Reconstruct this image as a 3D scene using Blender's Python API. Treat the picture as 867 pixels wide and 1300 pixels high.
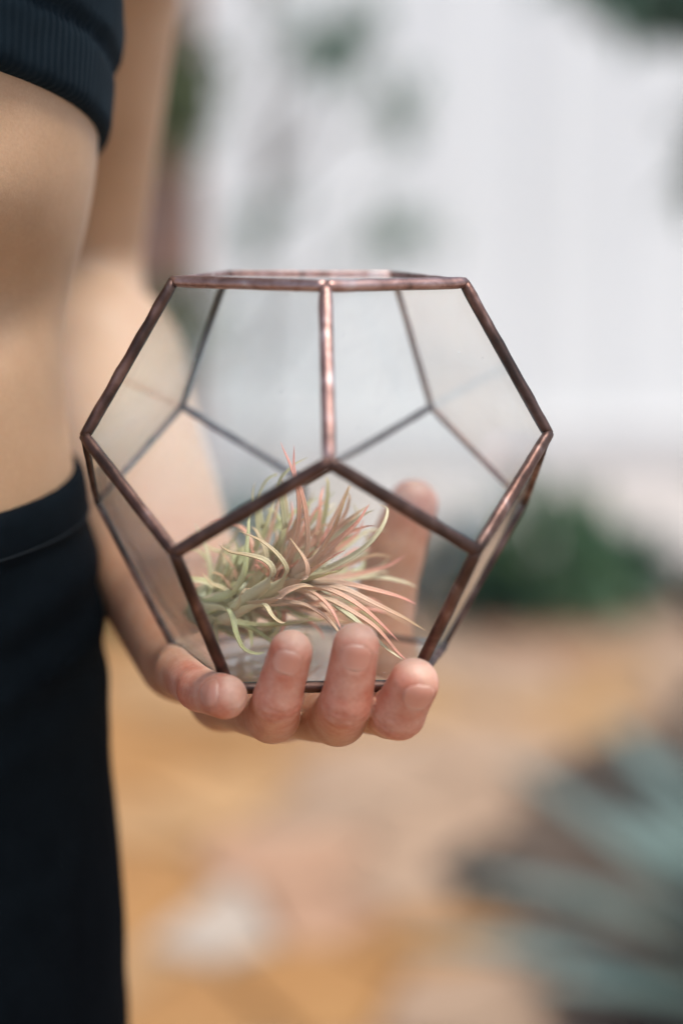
import bpy, bmesh, math, random
import numpy as np
from mathutils import Vector, Matrix, noise as mnoise

# ------------------------------------------------------------------ scene, camera, light
for o in list(bpy.data.objects):
    bpy.data.objects.remove(o)
scene = bpy.context.scene
COL = scene.collection
R = math.radians
rng = random.Random(7)

# The middle of the glass terrarium is at (0, 0, 1.0); +Y runs away from the camera.
cam_data = bpy.data.cameras.new('camera')
cam = bpy.data.objects.new('camera', cam_data)
COL.objects.link(cam)
cam.location = (0.00734, -0.51158, 1.0755)
cam.rotation_euler = (R(90 - 9.6455), 0, 0)
cam_data.sensor_fit = 'VERTICAL'
cam_data.sensor_height = 36.0
cam_data.lens = 36.0 * 2350.0 / 1300.0
cam_data.clip_start = 0.01
cam_data.clip_end = 500
cam_data.dof.use_dof = True
cam_data.dof.focus_distance = 0.498
cam_data.dof.aperture_fstop = 3.3
scene.camera = cam

SUN_EL, SUN_AZ = 68.0, 118.0          # degrees; azimuth clockwise from +Y, so the light comes from high up on the right
world = bpy.data.worlds.new('World')
scene.world = world
world.use_nodes = True
wn = world.node_tree.nodes
sky = wn.new('ShaderNodeTexSky')
sky.sky_type = 'NISHITA'
sky.sun_disc = False
sky.sun_elevation = R(SUN_EL)
sky.sun_rotation = R(SUN_AZ)
sky.dust_density = 4.0
sky.air_density = 1.0
sky.ozone_density = 1.0
wn['Background'].inputs['Strength'].default_value = 0.10
world.node_tree.links.new(sky.outputs[0], wn['Background'].inputs['Color'])

sun_data = bpy.data.lights.new('sun', 'SUN')
sun_data.energy = 1.5
sun_data.angle = R(16)
sun_data.color = (1.0, 0.98, 0.955)
sun = bpy.data.objects.new('sun', sun_data)
COL.objects.link(sun)
_az, _el = R(SUN_AZ), R(SUN_EL)
to_sun = Vector((math.sin(_az) * math.cos(_el), math.cos(_az) * math.cos(_el), math.sin(_el)))
sun.rotation_euler = to_sun.to_track_quat('Z', 'Y').to_euler()

scene.view_settings.view_transform = 'Standard'
scene.view_settings.look = 'None'
scene.view_settings.gamma = 1.0
scene.view_settings.use_curve_mapping = False
scene.view_settings.exposure = 1.06

scene.cycles.use_denoising = True
scene.cycles.max_bounces = 10
scene.cycles.transparent_max_bounces = 24
scene.cycles.sample_clamp_indirect = 6.0

# ------------------------------------------------------------------ helpers
def tag(o, label=None, cat=None, group=None, kind=None):
    if label: o['label'] = label
    if cat: o['category'] = cat
    if group: o['group'] = group
    if kind: o['kind'] = kind
    return o

def link(name, mesh, parent=None, mat=None):
    if mat is not None and not mesh.materials:
        mesh.materials.append(mat)
    o = bpy.data.objects.new(name, mesh)
    COL.objects.link(o)
    if parent is not None:
        o.parent = parent
        o.matrix_parent_inverse = Matrix.Translation(parent.location).inverted()
    return o

def empty(name, loc=(0, 0, 0)):
    o = bpy.data.objects.new(name, None)
    o.empty_display_size = 0.05
    COL.objects.link(o)
    o.location = loc
    return o

def pydata(name, verts, faces, smooth=True):
    m = bpy.data.meshes.new(name)
    m.from_pydata([tuple(v) for v in verts], [], [tuple(f) for f in faces])
    m.validate()
    m.update()
    if smooth:
        m.polygons.foreach_set('use_smooth', [True] * len(m.polygons))
    return m

def fast_mesh(name, verts, quads):
    """numpy verts (n,3) and quads (m,4) to a smooth mesh"""
    m = bpy.data.meshes.new(name)
    n, k = len(verts), len(quads)
    m.vertices.add(n)
    m.vertices.foreach_set('co', np.asarray(verts, np.float32).ravel())
    m.loops.add(k * 4)
    m.loops.foreach_set('vertex_index', np.asarray(quads, np.int32).ravel())
    m.polygons.add(k)
    m.polygons.foreach_set('loop_start', np.arange(0, k * 4, 4, dtype=np.int32))
    m.polygons.foreach_set('use_smooth', np.ones(k, bool))
    m.update(calc_edges=True)
    m.validate()
    return m

class NT:
    """small node-tree helper"""
    def __init__(self, name):
        self.mat = bpy.data.materials.new(name)
        self.mat.use_nodes = True
        self.t = self.mat.node_tree
        self.b = self.t.nodes['Principled BSDF']
        self.out = self.t.nodes['Material Output']
    def n(self, typ, **kw):
        x = self.t.nodes.new(typ)
        for k, v in kw.items():
            if k.startswith('i_'):
                key = k[2:].replace('_', ' ')
                x.inputs[int(key) if key.isdigit() else key].default_value = v
            else:
                setattr(x, k, v)
        return x
    def l(self, a, b):
        self.t.links.new(a, b)
    def noise(self, scale, detail=4, rough=0.55, coord=None, distortion=0.0):
        x = self.n('ShaderNodeTexNoise', i_Scale=scale, i_Detail=detail, i_Roughness=rough, i_Distortion=distortion)
        if coord is not None: self.l(coord, x.inputs['Vector'])
        return x
    def ramp(self, fac, stops):
        x = self.n('ShaderNodeValToRGB')
        el = x.color_ramp.elements
        while len(el) < len(stops): el.new(0.5)
        for e, (p, c) in zip(el, stops):
            e.position = p
            e.color = (c[0], c[1], c[2], 1) if len(c) == 3 else c
        self.l(fac, x.inputs[0])
        return x
    def mix(self, fac, a, b, blend='MIX'):
        x = self.n('ShaderNodeMix', data_type='RGBA', blend_type=blend)
        for sock, v in ((x.inputs[0], fac), (x.inputs[6], a), (x.inputs[7], b)):
            if hasattr(v, 'is_linked') or hasattr(v, 'links'):
                self.l(v, sock)
            elif isinstance(v, (tuple, list)):
                sock.default_value = (v[0], v[1], v[2], 1)
            else:
                sock.default_value = v
        return x.outputs[2]
    def bump(self, height, strength=0.3, dist=0.001):
        x = self.n('ShaderNodeBump', i_Strength=strength, i_Distance=dist)
        self.l(height, x.inputs['Height'])
        return x.outputs[0]
    def coord(self, which='Object'):
        return self.n('ShaderNodeTexCoord').outputs[which]

def simple_mat(name, c1, c2, scale=8.0, rough=0.7, bump=0.2, bdist=0.002, spec=0.5, detail=5, per_object=0.0):
    k = NT(name)
    co = k.coord('Object')
    nz = k.noise(scale, detail, 0.6, co)
    rp = k.ramp(nz.outputs['Fac'], [(0.3, c1), (0.7, c2)])
    col = rp.outputs[0]
    if per_object:
        oi = k.n('ShaderNodeObjectInfo')
        hs = k.n('ShaderNodeHueSaturation')
        mr = k.n('ShaderNodeMapRange', i_3=1 - per_object, i_4=1 + per_object)
        k.l(oi.outputs['Random'], mr.inputs[0])
        k.l(mr.outputs[0], hs.inputs['Value'])
        k.l(col, hs.inputs['Color'])
        col = hs.outputs[0]
    k.l(col, k.b.inputs['Base Color'])
    k.b.inputs['Roughness'].default_value = rough
    k.b.inputs['Specular IOR Level'].default_value = spec
    if bump:
        n2 = k.noise(scale * 6, 4, 0.6, co)
        k.l(k.bump(n2.outputs['Fac'], bump, bdist), k.b.inputs['Normal'])
    return k.mat

def box_mesh(name, sx, sy, sz, bevel=0.0):
    bm = bmesh.new()
    bmesh.ops.create_cube(bm, size=1.0, matrix=Matrix.Diagonal((sx, sy, sz, 1)))
    if bevel:
        bmesh.ops.bevel(bm, geom=list(bm.edges), offset=bevel, segments=1, affect='EDGES')
    m = bpy.data.meshes.new(name)
    bm.to_mesh(m)
    bm.free()
    return m

# ------------------------------------------------------------------ setting: ground, path, bed
ground_mat = simple_mat('ground_grit', (0.33, 0.30, 0.28), (0.44, 0.41, 0.385), 3.0, 0.9, 0.5, 0.01)
gv, gf = [], []
NG = 60
for j in range(NG + 1):
    for i in range(NG + 1):
        u, v = i / NG * 2 - 1, j / NG * 2 - 1
        x, y = 60 * u * abs(u), 60 * v * abs(v) + 2
        gv.append((x, y, 0.004 * mnoise.noise((x * 2, y * 2, 0))))
for j in range(NG):
    for i in range(NG):
        a = j * (NG + 1) + i
        gf.append((a, a + 1, a + NG + 2, a + NG + 1))
ground = tag(link('ground', pydata('ground', gv, gf), None, ground_mat), kind='structure')

STONES = {
    'ochre': simple_mat('stone_ochre', (0.27, 0.125, 0.034), (0.33, 0.175, 0.058), 5, 0.8, 0.4, 0.004, per_object=0.12),
    'amber': simple_mat('stone_amber', (0.29, 0.16, 0.062), (0.35, 0.215, 0.1), 5, 0.8, 0.4, 0.004, per_object=0.12),
    'tan': simple_mat('stone_tan', (0.28, 0.18, 0.112), (0.34, 0.24, 0.16), 5, 0.8, 0.4, 0.004, per_object=0.12),
    'rose': simple_mat('stone_rose', (0.3, 0.165, 0.095), (0.35, 0.215, 0.135), 5, 0.8, 0.4, 0.004, per_object=0.10),
    'pale': simple_mat('stone_pale', (.34,.275,.215), (.40,.345,.285), 5, 0.8, 0.4, 0.004, per_object=0.05),
}
path = empty('garden_path', (0, 2.6, 0))
tag(path, kind='structure')
sand = simple_mat('joint_sand', (0.24, 0.16, 0.09), (0.33, 0.22, 0.14), 30, 0.95, 0.5, 0.003)
jb = link('joint_sand', pydata('joint_sand', [(-1.8, -2.6, 0.006), (1.7, -2.6, 0.006), (1.8, 4.15, 0.006), (-1.9, 4.15, 0.006)], [(0, 1, 2, 3)]), path, sand)

def clip_poly(poly, px, py, nx, ny):
    """keep the side where (p - P).n <= 0"""
    out = []
    for k in range(len(poly)):
        a, b = poly[k], poly[(k + 1) % len(poly)]
        da = (a[0] - px) * nx + (a[1] - py) * ny
        db = (b[0] - px) * nx + (b[1] - py) * ny
        if da <= 0: out.append(a)
        if (da < 0 < db) or (db < 0 < da):
            t = da / (da - db)
            out.append((a[0] + (b[0] - a[0]) * t, a[1] + (b[1] - a[1]) * t))
    return out

seeds = [(-0.165, 2.09, 'pale'), (-0.315, 1.83, 'amber'), (-0.05, 2.55, 'tan'), (-0.285, 2.14, 'ochre'), (-0.045, 2.12, 'rose'), (0.1, 2.25, 'tan'),
         (-0.22, 1.78, 'ochre'), (0.12, 2.0, 'ochre'), (-0.02, 1.88, 'ochre'), (-0.36, 2.9, 'ochre'), (-0.2, 3.05, 'ochre'),
         (-0.38, 2.5, 'amber'), (-0.2, 2.62, 'amber'), (0.18, 2.42, 'tan'), (0.1, 2.8, 'tan')]
for j in range(-11, 12):  # rows near the camera are unseen, added to dim light bounced off the ground
    for i in range(13):
        x = -1.5 + i * 0.25 + rng.uniform(-0.08, 0.08) + (0.12 if j % 2 else 0)
        y = 1.05 + j * 0.27 + rng.uniform(-0.08, 0.08)
        if min((x - s[0]) ** 2 + (y - s[1]) ** 2 for s in seeds) < 0.026: continue
        r = rng.random()
        if x < -0.12:
            c = 'ochre' if r < 0.5 else 'amber' if r < 0.86 else 'tan'
        elif x < 0.08:
            c = 'amber' if r < 0.45 else 'rose' if r < 0.7 else 'tan'
        else:
            c = 'tan' if r < 0.6 else 'amber' if r < 0.75 else 'rose'
        seeds.append((x, y, c))
BED = [(0.20, 1.45), (0.27, 1.80), (0.25, 2.10), (0.12, 2.24), (0.15, 2.36), (0.32, 2.48), (0.29, 2.72), (0.42, 2.85), (0.60, 3.05), (0.95, 2.95), (1.5, 2.6), (1.6, 0.9), (0.3, 0.9)]
def in_poly(x, y, poly):
    c = False
    for k in range(len(poly)):
        (x0, y0), (x1, y1) = poly[k], poly[k - 1]
        if (y0 > y) != (y1 > y) and x < (x1 - x0) * (y - y0) / (y1 - y0) + x0: c = not c
    return c
for k, (sx, sy, c) in enumerate(seeds):
    if in_poly(sx, sy, BED) and in_poly(sx - 0.12, sy, BED): continue
    poly = [(sx - .3, sy - .3), (sx + .3, sy - .3), (sx + .3, sy + .3), (sx - .3, sy + .3)]
    for q, (tx, ty, _) in enumerate(seeds):
        if q == k: continue
        dx, dy = tx - sx, ty - sy
        dd = math.hypot(dx, dy)
        if dd > 0.9: continue
        poly = clip_poly(poly, sx + dx / 2 - dx / dd * 0.007, sy + dy / 2 - dy / dd * 0.007, dx, dy)
        if len(poly) < 3: break
    if len(poly) < 3: continue
    h = 0.022 + rng.uniform(-0.004, 0.005)
    n = len(poly)
    cx, cy = sum(p[0] for p in poly) / n, sum(p[1] for p in poly) / n
    ring = [(px - cx, py - cy) for px, py in poly]
    vs = [(x, y, 0) for x, y in ring] + [(x, y, h - .006) for x, y in ring] + [(x * .95, y * .95, h + rng.uniform(-.001, .001)) for x, y in ring] + [(0, 0, h + 0.001)]
    fs = []
    for a in range(n):
        b = (a + 1) % n
        fs += [(a, b, n + b, n + a), (n + a, n + b, 2 * n + b, 2 * n + a), (2 * n + a, 2 * n + b, 3 * n)]
    st = link('flagstone', pydata('flagstone', vs, fs, False), None, STONES[c])
    st.location = (cx, cy, 0.004)
    st.parent = path
    st.matrix_parent_inverse = Matrix.Translation(path.location).inverted()

soil = simple_mat('dark_soil', (0.035, 0.026, 0.019), (0.15, 0.108, 0.078), 14, 0.95, 0.9, 0.02)
bx0, by0 = [p[0] for p in BED], [p[1] for p in BED]
bv, bf, bidx = [], [], {}
NB = 60
for j in range(NB + 1):
    for i in range(NB + 1):
        x = 0.05 + 1.6 * i / NB
        y = 0.9 + 2.25 * j / NB
        if in_poly(x, y, BED):
            bidx[(i, j)] = len(bv)
            inner = in_poly(x - .06, y, BED) and in_poly(x, y + .06, BED)
            bv.append((x + rng.uniform(-.01, .01), y + rng.uniform(-.01, .01), (0.055 if inner else 0.02) + rng.uniform(0, 0.025)))
for (i, j) in list(bidx):
    q = [(i, j), (i + 1, j), (i + 1, j + 1), (i, j + 1)]
    if all(t in bidx for t in q): bf.append([bidx[t] for t in q])
tag(link('planting_bed', pydata('planting_bed', bv, bf), None, soil), kind='structure')

# ------------------------------------------------------------------ white boarded wall far behind
white_paint = simple_mat('white_paint', (0.85, 0.865, 0.84), (0.90, 0.91, 0.885), 1.2, 0.5, 0.05, 0.002, per_object=0.02)
plinth_mat = simple_mat('plinth_render', (0.62, 0.61, 0.59), (0.70, 0.69, 0.67), 2.0, 0.8, 0.3, 0.004)
wall = empty('boarded_wall', (0.5, 6.9, 0))
tag(wall, 'white painted wall of vertical boards closing the garden', 'wall')
board_me = [box_mesh('board', 0.186, 0.03, 3.6, 0.006), box_mesh('board_wide', 0.226, 0.03, 3.6, 0.006)]
x = -5.0
k = 0
while x < 4.6:
    wd = 0.19 if k % 3 else 0.23
    o = link('board', board_me[0 if k % 3 else 1], None, white_paint)
    o.location = (x + wd / 2, 6.86 + (0.008 if k % 2 else 0), 1.98)
    o.parent = wall
    o.matrix_parent_inverse = Matrix.Translation(wall.location).inverted()
    x += wd
    k += 1
link('backing', pydata('backing', [(-5.0, 6.9, 0.1), (x, 6.9, 0.1), (x, 6.9, 3.8), (-5.0, 6.9, 3.8)], [(0, 1, 2, 3)], False), wall, white_paint)
pl = link('plinth', box_mesh('plinth', x + 5.0, 0.12, 0.18, 0.01), None, plinth_mat)
pl.location = ((x - 5.0) / 2, 6.86, 0.09)
pl.parent = wall
pl.matrix_parent_inverse = Matrix.Translation(wall.location).inverted()

# brick pillar behind the arm
pillar = empty('brick_pillar', (-0.485, 4.6, 0))
tag(pillar, 'red brown brick pillar standing behind the bent arm', 'pillar')
brick_mats = [simple_mat('brick_red', (0.30, 0.16, 0.11), (0.40, 0.24, 0.18), 9, 0.85, 0.5, 0.003, per_object=0.15),
              simple_mat('brick_brown', (0.24, 0.16, 0.12), (0.36, 0.26, 0.21), 9, 0.85, 0.5, 0.003, per_object=0.15)]
mortar = simple_mat('mortar', (0.36, 0.33, 0.30), (0.46, 0.43, 0.40), 12, 0.95, 0.5, 0.003)
co = link('mortar_core', box_mesh('mortar_core', 0.205, 0.205, 2.6), None, mortar)
co.location = (-0.485, 4.6, 1.3)
co.parent = pillar
co.matrix_parent_inverse = Matrix.Translation(pillar.location).inverted()
bm_long = [box_mesh('brick', 0.145, 0.07, 0.062, 0.004), box_mesh('brick', 0.062, 0.07, 0.062, 0.004)]
for me in bm_long: me.materials.append(brick_mats[0])
bm_long2 = [m.copy() for m in bm_long]
for me in bm_long2: me.materials.clear(); me.materials.append(brick_mats[1])
for c in range(36):
    for face in range(4):
        for half in range(2):
            lng = (half + c) % 2
            L = (0.145, 0.062)[lng]
            me = (bm_long if rng.random() < 0.6 else bm_long2)[lng]
            off = (-0.108 + L / 2) if half == 0 else (0.108 - L / 2)
            ang = face * math.pi / 2
            px, py = off, -0.075
            o = link('brick', me)
            o.location = (-0.485 + px * math.cos(ang) - py * math.sin(ang), 4.6 + px * math.sin(ang) + py * math.cos(ang), 0.036 + c * 0.072)
            o.rotation_euler = (0, 0, ang)
            o.parent = pillar
            o.matrix_parent_inverse = Matrix.Translation(pillar.location).inverted()

# ------------------------------------------------------------------ vegetation
def leaf_mat(name, c1, c2, rough=0.45, trans=0.25):
    k = NT(name)
    oi = k.n('ShaderNodeNewGeometry')
    rp = k.ramp(oi.outputs['Random Per Island'], [(0.0, c1), (1.0, c2)])
    k.l(rp.outputs[0], k.b.inputs['Base Color'])
    k.b.inputs['Roughness'].default_value = rough
    tr = k.n('ShaderNodeBsdfTranslucent')
    k.l(rp.outputs[0], tr.inputs['Color'])
    mx = k.n('ShaderNodeMixShader', i_0=trans)
    k.l(k.b.outputs[0], mx.inputs[1])
    k.l(tr.outputs[0], mx.inputs[2])
    k.l(mx.outputs[0], k.out.inputs['Surface'])
    return k.mat

green_mat = leaf_mat('leaf_green', (0.10, 0.21, 0.105), (0.19, 0.34, 0.18))
teal_leaf_mat = leaf_mat('leaf_blue_green', (0.05, 0.12, 0.09), (0.10, 0.20, 0.15))
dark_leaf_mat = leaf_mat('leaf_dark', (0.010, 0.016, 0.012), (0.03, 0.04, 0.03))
soft_leaf_mat = leaf_mat('leaf_grey_green', (0.09, 0.17, 0.12), (0.15, 0.25, 0.18))
ivy_mat = leaf_mat('leaf_ivy', (0.06, 0.085, 0.03), (0.12, 0.15, 0.06))
bark_mat = simple_mat('bark', (0.10, 0.075, 0.055), (0.20, 0.16, 0.12), 18, 0.9, 0.6, 0.004)

def leaf_geo(vs, fs, p, d, up, L, W):
    d = d.normalized()
    s = d.cross(up)
    if s.length < 1e-3: s = d.cross(Vector((1, 0, 0)))
    s.normalize()
    n = s.cross(d)
    b = len(vs)
    for t, w, hh in ((0, .08, 0), (.3, .9, .05), (.65, .8, .04), (1, .03, -.08)):
        c = p + d * (L * t) + n * (L * hh)
        vs.append(c - s * (W * w / 2) + n * (W * .12 * w))
        vs.append(c)
        vs.append(c + s * (W * w / 2) + n * (W * .12 * w))
    for q in range(3):
        a = b + q * 3
        fs.append((a, a + 1, a + 4, a + 3))
        fs.append((a + 1, a + 2, a + 5, a + 4))

def rand_dir(r):
    while True:
        v = Vector((r.uniform(-1, 1), r.uniform(-1, 1), r.uniform(-1, 1)))
        if 0.05 < v.length < 1: return v.normalized()

def tube(vs, fs, pts, radii, seg=8):
    pts = [Vector(p) for p in pts]
    b0 = len(vs)
    for k, p in enumerate(pts):
        t = (pts[min(k + 1, len(pts) - 1)] - pts[max(k - 1, 0)]).normalized()
        s = t.cross(Vector((0.13, 0.2, 1))) if abs(t.z) < .95 else t.cross(Vector((1, 0.1, 0)))
        s.normalize()
        n = s.cross(t)
        for q in range(seg):
            a = 2 * math.pi * q / seg
            vs.append(p + (s * math.cos(a) + n * math.sin(a)) * radii[k])
    for k in range(len(pts) - 1):
        for q in range(seg):
            a = b0 + k * seg + q
            b = b0 + k * seg + (q + 1) % seg
            fs.append((a, b, b + seg, a + seg))
    fs.append(tuple(b0 + q for q in range(seg))[::-1])
    fs.append(tuple(b0 + (len(pts) - 1) * seg + q for q in range(seg)))

def bush(loc, rx, rz, n, L, W, mat, label, seed, group=None, ry=None):
    r = random.Random(seed)
    root = empty('garden_shrub', loc)
    tag(root, label, 'shrub', group)
    vs, fs = [], []
    sv, sf = [], []
    O = Vector(loc)
    for k in range(9):
        a = r.uniform(0, 6.28)
        e = O + Vector((math.cos(a) * rx * .6, math.sin(a) * rx * .6, rz * r.uniform(.8, 1.6)))
        tube(sv, sf, [O + Vector((r.uniform(-.03, .03), r.uniform(-.03, .03), 0)), (O + e) / 2 + Vector((0, 0, rz * .2)), e], [.008, .006, .003], 5)
    for k in range(n):
        d = rand_dir(r)
        rad = r.uniform(.35, 1.0) ** .6 * (1 + .25 * mnoise.noise(Vector((d.x * 2.2 + seed, d.y * 2.2, d.z * 2.2))))
        p = O + Vector((d.x * rx * rad, d.y * (ry or rx) * rad, rz + d.z * rz * rad))
        if p.z < .01: continue
        leaf_geo(vs, fs, p, d * .7 + rand_dir(r) * .7 + Vector((0, 0, .3)), rand_dir(r), L * r.uniform(.7, 1.3), W * r.uniform(.7, 1.2))
    link('stem', pydata('stem', sv, sf), root, bark_mat)
    link('foliage', pydata('foliage', vs, fs), root, mat)
    return root

bush((0.53, 4.10, 0), 0.17, 0.15, 170, 0.13, 0.05, green_mat, 'loose green shrub, tallest of the three by the path under the white wall', 1)
bush((0.71, 4.25, 0), 0.13, 0.085, 260, 0.11, 0.045, soft_leaf_mat, 'pale grey green low shrub by the path under the white wall', 8)
bush((0.33, 4.15, 0), 0.16, 0.095, 420, 0.09, 0.04, teal_leaf_mat, 'low blue green shrub seen partly through the glass panes', 2)
bush((-0.60, 4.10, 0), 0.17, 0.11, 700, 0.085, 0.045, green_mat, 'low green shrub between the leggings and the forearm', 3)
bush((-0.30, 5.0, 0), 0.12, 0.09, 140, 0.09, 0.04, soft_leaf_mat, 'upright grey green shrub at the foot of the brick pillar', 4)
bush((0.86, 2.40, 0.05), 0.20, 0.34, 800, 0.13, 0.06, dark_leaf_mat, 'very dark leafy shrub behind the blue green rosette plant', 5)  # put in to fill a dark gap; its leaves are nearly black

# climber on the pillar
cl = empty('climbing_plant', (-0.46, 4.47, 0))
tag(cl, 'green climber clinging to the brick pillar', 'climber')
vs, fs, sv, sf = [], [], [], []
tube(sv, sf, [(-0.40, 4.475, 0), (-0.43, 4.47, .5), (-0.41, 4.475, 1.0), (-0.44, 4.47, 1.5), (-0.42, 4.475, 1.9)], [.010, .009, .007, .006, .003], 6)
r = random.Random(11)
for k in range(260):
    zc = r.choice([1.36, 1.40, 1.32, 0.75]) + r.gauss(0, .05)
    p = Vector((-0.42 + r.gauss(0, .05), 4.465 - abs(r.gauss(0, .02)), zc))
    leaf_geo(vs, fs, p, Vector((r.uniform(-1, 1), -.4, r.uniform(-.8, .6))), Vector((0, -1, .2)), r.uniform(.04, .075), r.uniform(.03, .055))
link('stem', pydata('stem', sv, sf), cl, bark_mat)
link('foliage', pydata('foliage', vs, fs), cl, ivy_mat)

def small_tree(loc, trunk_pts, radii, clumps, leaf, mat, label, seed, name='young_tree'):
    r = random.Random(seed)
    root = empty(name, loc)
    tag(root, label, 'tree')
    sv, sf = [], []
    tube(sv, sf, trunk_pts, radii, 10)
    bv_, bf_ = [], []
    vs, fs = [], []
    for (c, rad, n) in clumps:
        c = Vector(c)
        base = min((Vector(p) for p in trunk_pts[1:]), key=lambda p: (p - c).length + (0.6 if p.z > c.z else 0))
        mid = (base + c) / 2 + Vector((0, 0, .08))
        tube(bv_, bf_, [base, mid, c], [.016, .010, .004], 6)
        for q in range(max(3, n // 14)):
            e = c + rand_dir(r) * rad * r.uniform(.5, 1)
            tube(bv_, bf_, [c, (c + e) / 2 + rand_dir(r) * .02, e], [.004, .003, .0015], 4)
            for t in range(14):
                p = c.lerp(e, r.uniform(.2, 1.05)) + rand_dir(r) * leaf[0] * .4
                leaf_geo(vs, fs, p, (e - c).normalized() * .6 + rand_dir(r) + Vector((0, 0, -.35)), Vector((0, 0, 1)) + rand_dir(r) * .5, leaf[0] * r.uniform(.7, 1.3), leaf[1] * r.uniform(.7, 1.3))
    link('trunk', pydata('trunk', sv, sf), root, bark_mat)
    link('branch', pydata('branch', bv_, bf_), root, bark_mat)
    link('crown', pydata('crown', vs, fs), root, mat)
    return root

small_tree((-0.15, 5.6, 0), [(-0.28, 5.75, 0), (-0.29, 5.75, .5), (-0.26, 5.74, 1.1), (-0.25, 5.72, 1.7), (-0.22, 5.70, 2.3)], [.016, .014, .012, .010, .006],
           [((0.02, 5.5, 1.54), .15, 120), ((-0.12, 5.5, 1.60), .12, 40), ((0.16, 5.5, 0.98), .15, 70), ((-0.22, 5.6, 1.03), .10, 26), ((-.1, 5.6, 2.2), .3, 160), ((0.22, 5.5, 1.36), .12, 14), ((-.4, 5.7, 2.1), .25, 120)],
           (0.10, 0.035), soft_leaf_mat, 'slender young tree with sparse grey green leaves against the white wall', 21)
small_tree((1.75, 3.9, 0), [(1.75, 3.9, 0), (1.72, 3.9, .8), (1.62, 3.88, 1.5), (1.5, 3.85, 2.1), (1.3, 3.8, 2.5)], [.07, .06, .05, .04, .025],
           [((0.84, 3.7, 1.53), .13, 150), ((0.66, 3.7, 1.555), .11, 120), ((0.50, 3.7, 1.56), .09, 80), ((0.86, 3.7, 1.19), .10, 90), ((1.1, 3.7, 1.9), .3, 200), ((.7, 3.8, 2.1), .3, 200), ((1.4, 3.7, 2.6), .4, 300), ((1.9, 3.9, 2.5), .4, 300)],
           (0.12, 0.04), soft_leaf_mat, 'tree leaning in from beside the bed, hanging grey green leaves over the path', 22, 'leaning_tree')

# blue-green rosette plant (broad fleshy leaves)
k_ = NT('rosette_leaf')
co_ = k_.coord('Object')
nz_ = k_.noise(14, 4, .6, co_)
rp_ = k_.ramp(nz_.outputs['Fac'], [(.3, (0.085, 0.135, 0.118)), (.7, (0.155, 0.215, 0.195))])
k_.l(rp_.outputs[0], k_.b.inputs['Base Color'])
k_.b.inputs['Roughness'].default_value = 0.38
rosette_mat = k_.mat
def rosette(loc, label, leaves, seed):
    r = random.Random(seed)
    root = empty('rosette_plant', loc)
    tag(root, label, 'plant', None)
    O = Vector(loc)
    for (az, el, L, W, bend) in leaves:
        az, el = R(az), R(el)
        vs, fs = [], []
        p = O + Vector((math.sin(az) * .02, math.cos(az) * .02, .02))
        n = 12
        e = el
        s = Vector((math.cos(az), -math.sin(az), 0))
        for q in range(n + 1):
            t = q / n
            d = Vector((math.sin(az) * math.cos(e), math.cos(az) * math.cos(e), math.sin(e)))
            nn = s.cross(d)
            w = W * (0.42 + 2.1 * t * (1 - t) * 1.1) * (1 - t ** 5) * .62 + .002
            th = .010 * (1 - t) + .003
            for u in (-1, -.5, 0, .5, 1):
                vs.append(p + s * (w * u) + nn * (w * .35 * u * u + th * (1 - u * u)))
            for u in (1, .5, 0, -.5, -1):
                vs.append(p + s * (w * u) + nn * (w * .35 * u * u - th * (1 - u * u) - .001))
            p = p + d * (L / n)
            e -= R(bend) / n
        for q in range(n):
            for u in range(10):
                a, b = q * 10 + u, q * 10 + (u + 1) % 10
                fs.append((a, b, b + 10, a + 10))
        fs.append(tuple(range(10))[::-1])
        fs.append(tuple(n * 10 + u for u in range(10)))
        link('leaf', pydata('leaf', vs, fs), root, rosette_mat)
    return root
rl = []
r = random.Random(5)
for k in range(44):
    rl.append((k * 137.5 % 360, 34 + 44 * k / 44, .60 * (1 - .004 * k) * r.uniform(.85, 1.08), .072, 26 + r.uniform(-14, 16)))
rosette((0.645, 1.40, 0.05), 'blue green rosette plant with broad fleshy leaves in the dark planting bed', rl, 6)
rl2 = [(a + 20, e, L * .9, w * .9, b) for a, e, L, w, b in rl[:26]]
rosette((0.98, 1.95, 0.05), 'smaller blue green rosette plant beside the very dark shrub', rl2, 7)

# ------------------------------------------------------------------ glass terrarium (all numbers in mm about its centre)
MM = 0.001
C0 = Vector((0, 0, 1.0))
def W3(p):
    return Vector((p[0] * MM, p[1] * MM, p[2] * MM)) + C0

DV = {
    'B0': (25.9, -31.4, -53.7), 'B1': (37.4, 15.2, -53.8), 'B2': (-3.2, 40.7, -53.4), 'B3': (-41.2, 10.0, -53.5), 'B4': (-22.3, -34.6, -53.6),
    'L0': (41.8, -50.8, -13.0), 'L1': (61.3, 24.5, -13.1), 'L2': (-4.6, 65.9, -12.8), 'L3': (-63.4, 16.2, -11.3), 'L4': (-34.7, -55.9, -12.5),
    'T0': (3.2, -40.7, 53.8), 'T1': (40.7, -10.0, 53.2), 'T2': (22.5, 34.6, 53.5), 'T3': (-26.0, 31.4, 53.8), 'T4': (-37.7, -15.2, 53.9),
    'U0': (4.4, -65.9, 12.0), 'U1': (63.5, -16.2, 12.8), 'U2': (35.0, 55.9, 11.9), 'U3': (-41.4, 50.8, 12.7), 'U4': (-61.2, -24.5, 13.2)}
DV = {k: Vector(v) for k, v in DV.items()}
EDGES = []
FACES = [['T%d' % k for k in range(5)], ['B%d' % k for k in range(5)]]
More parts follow.
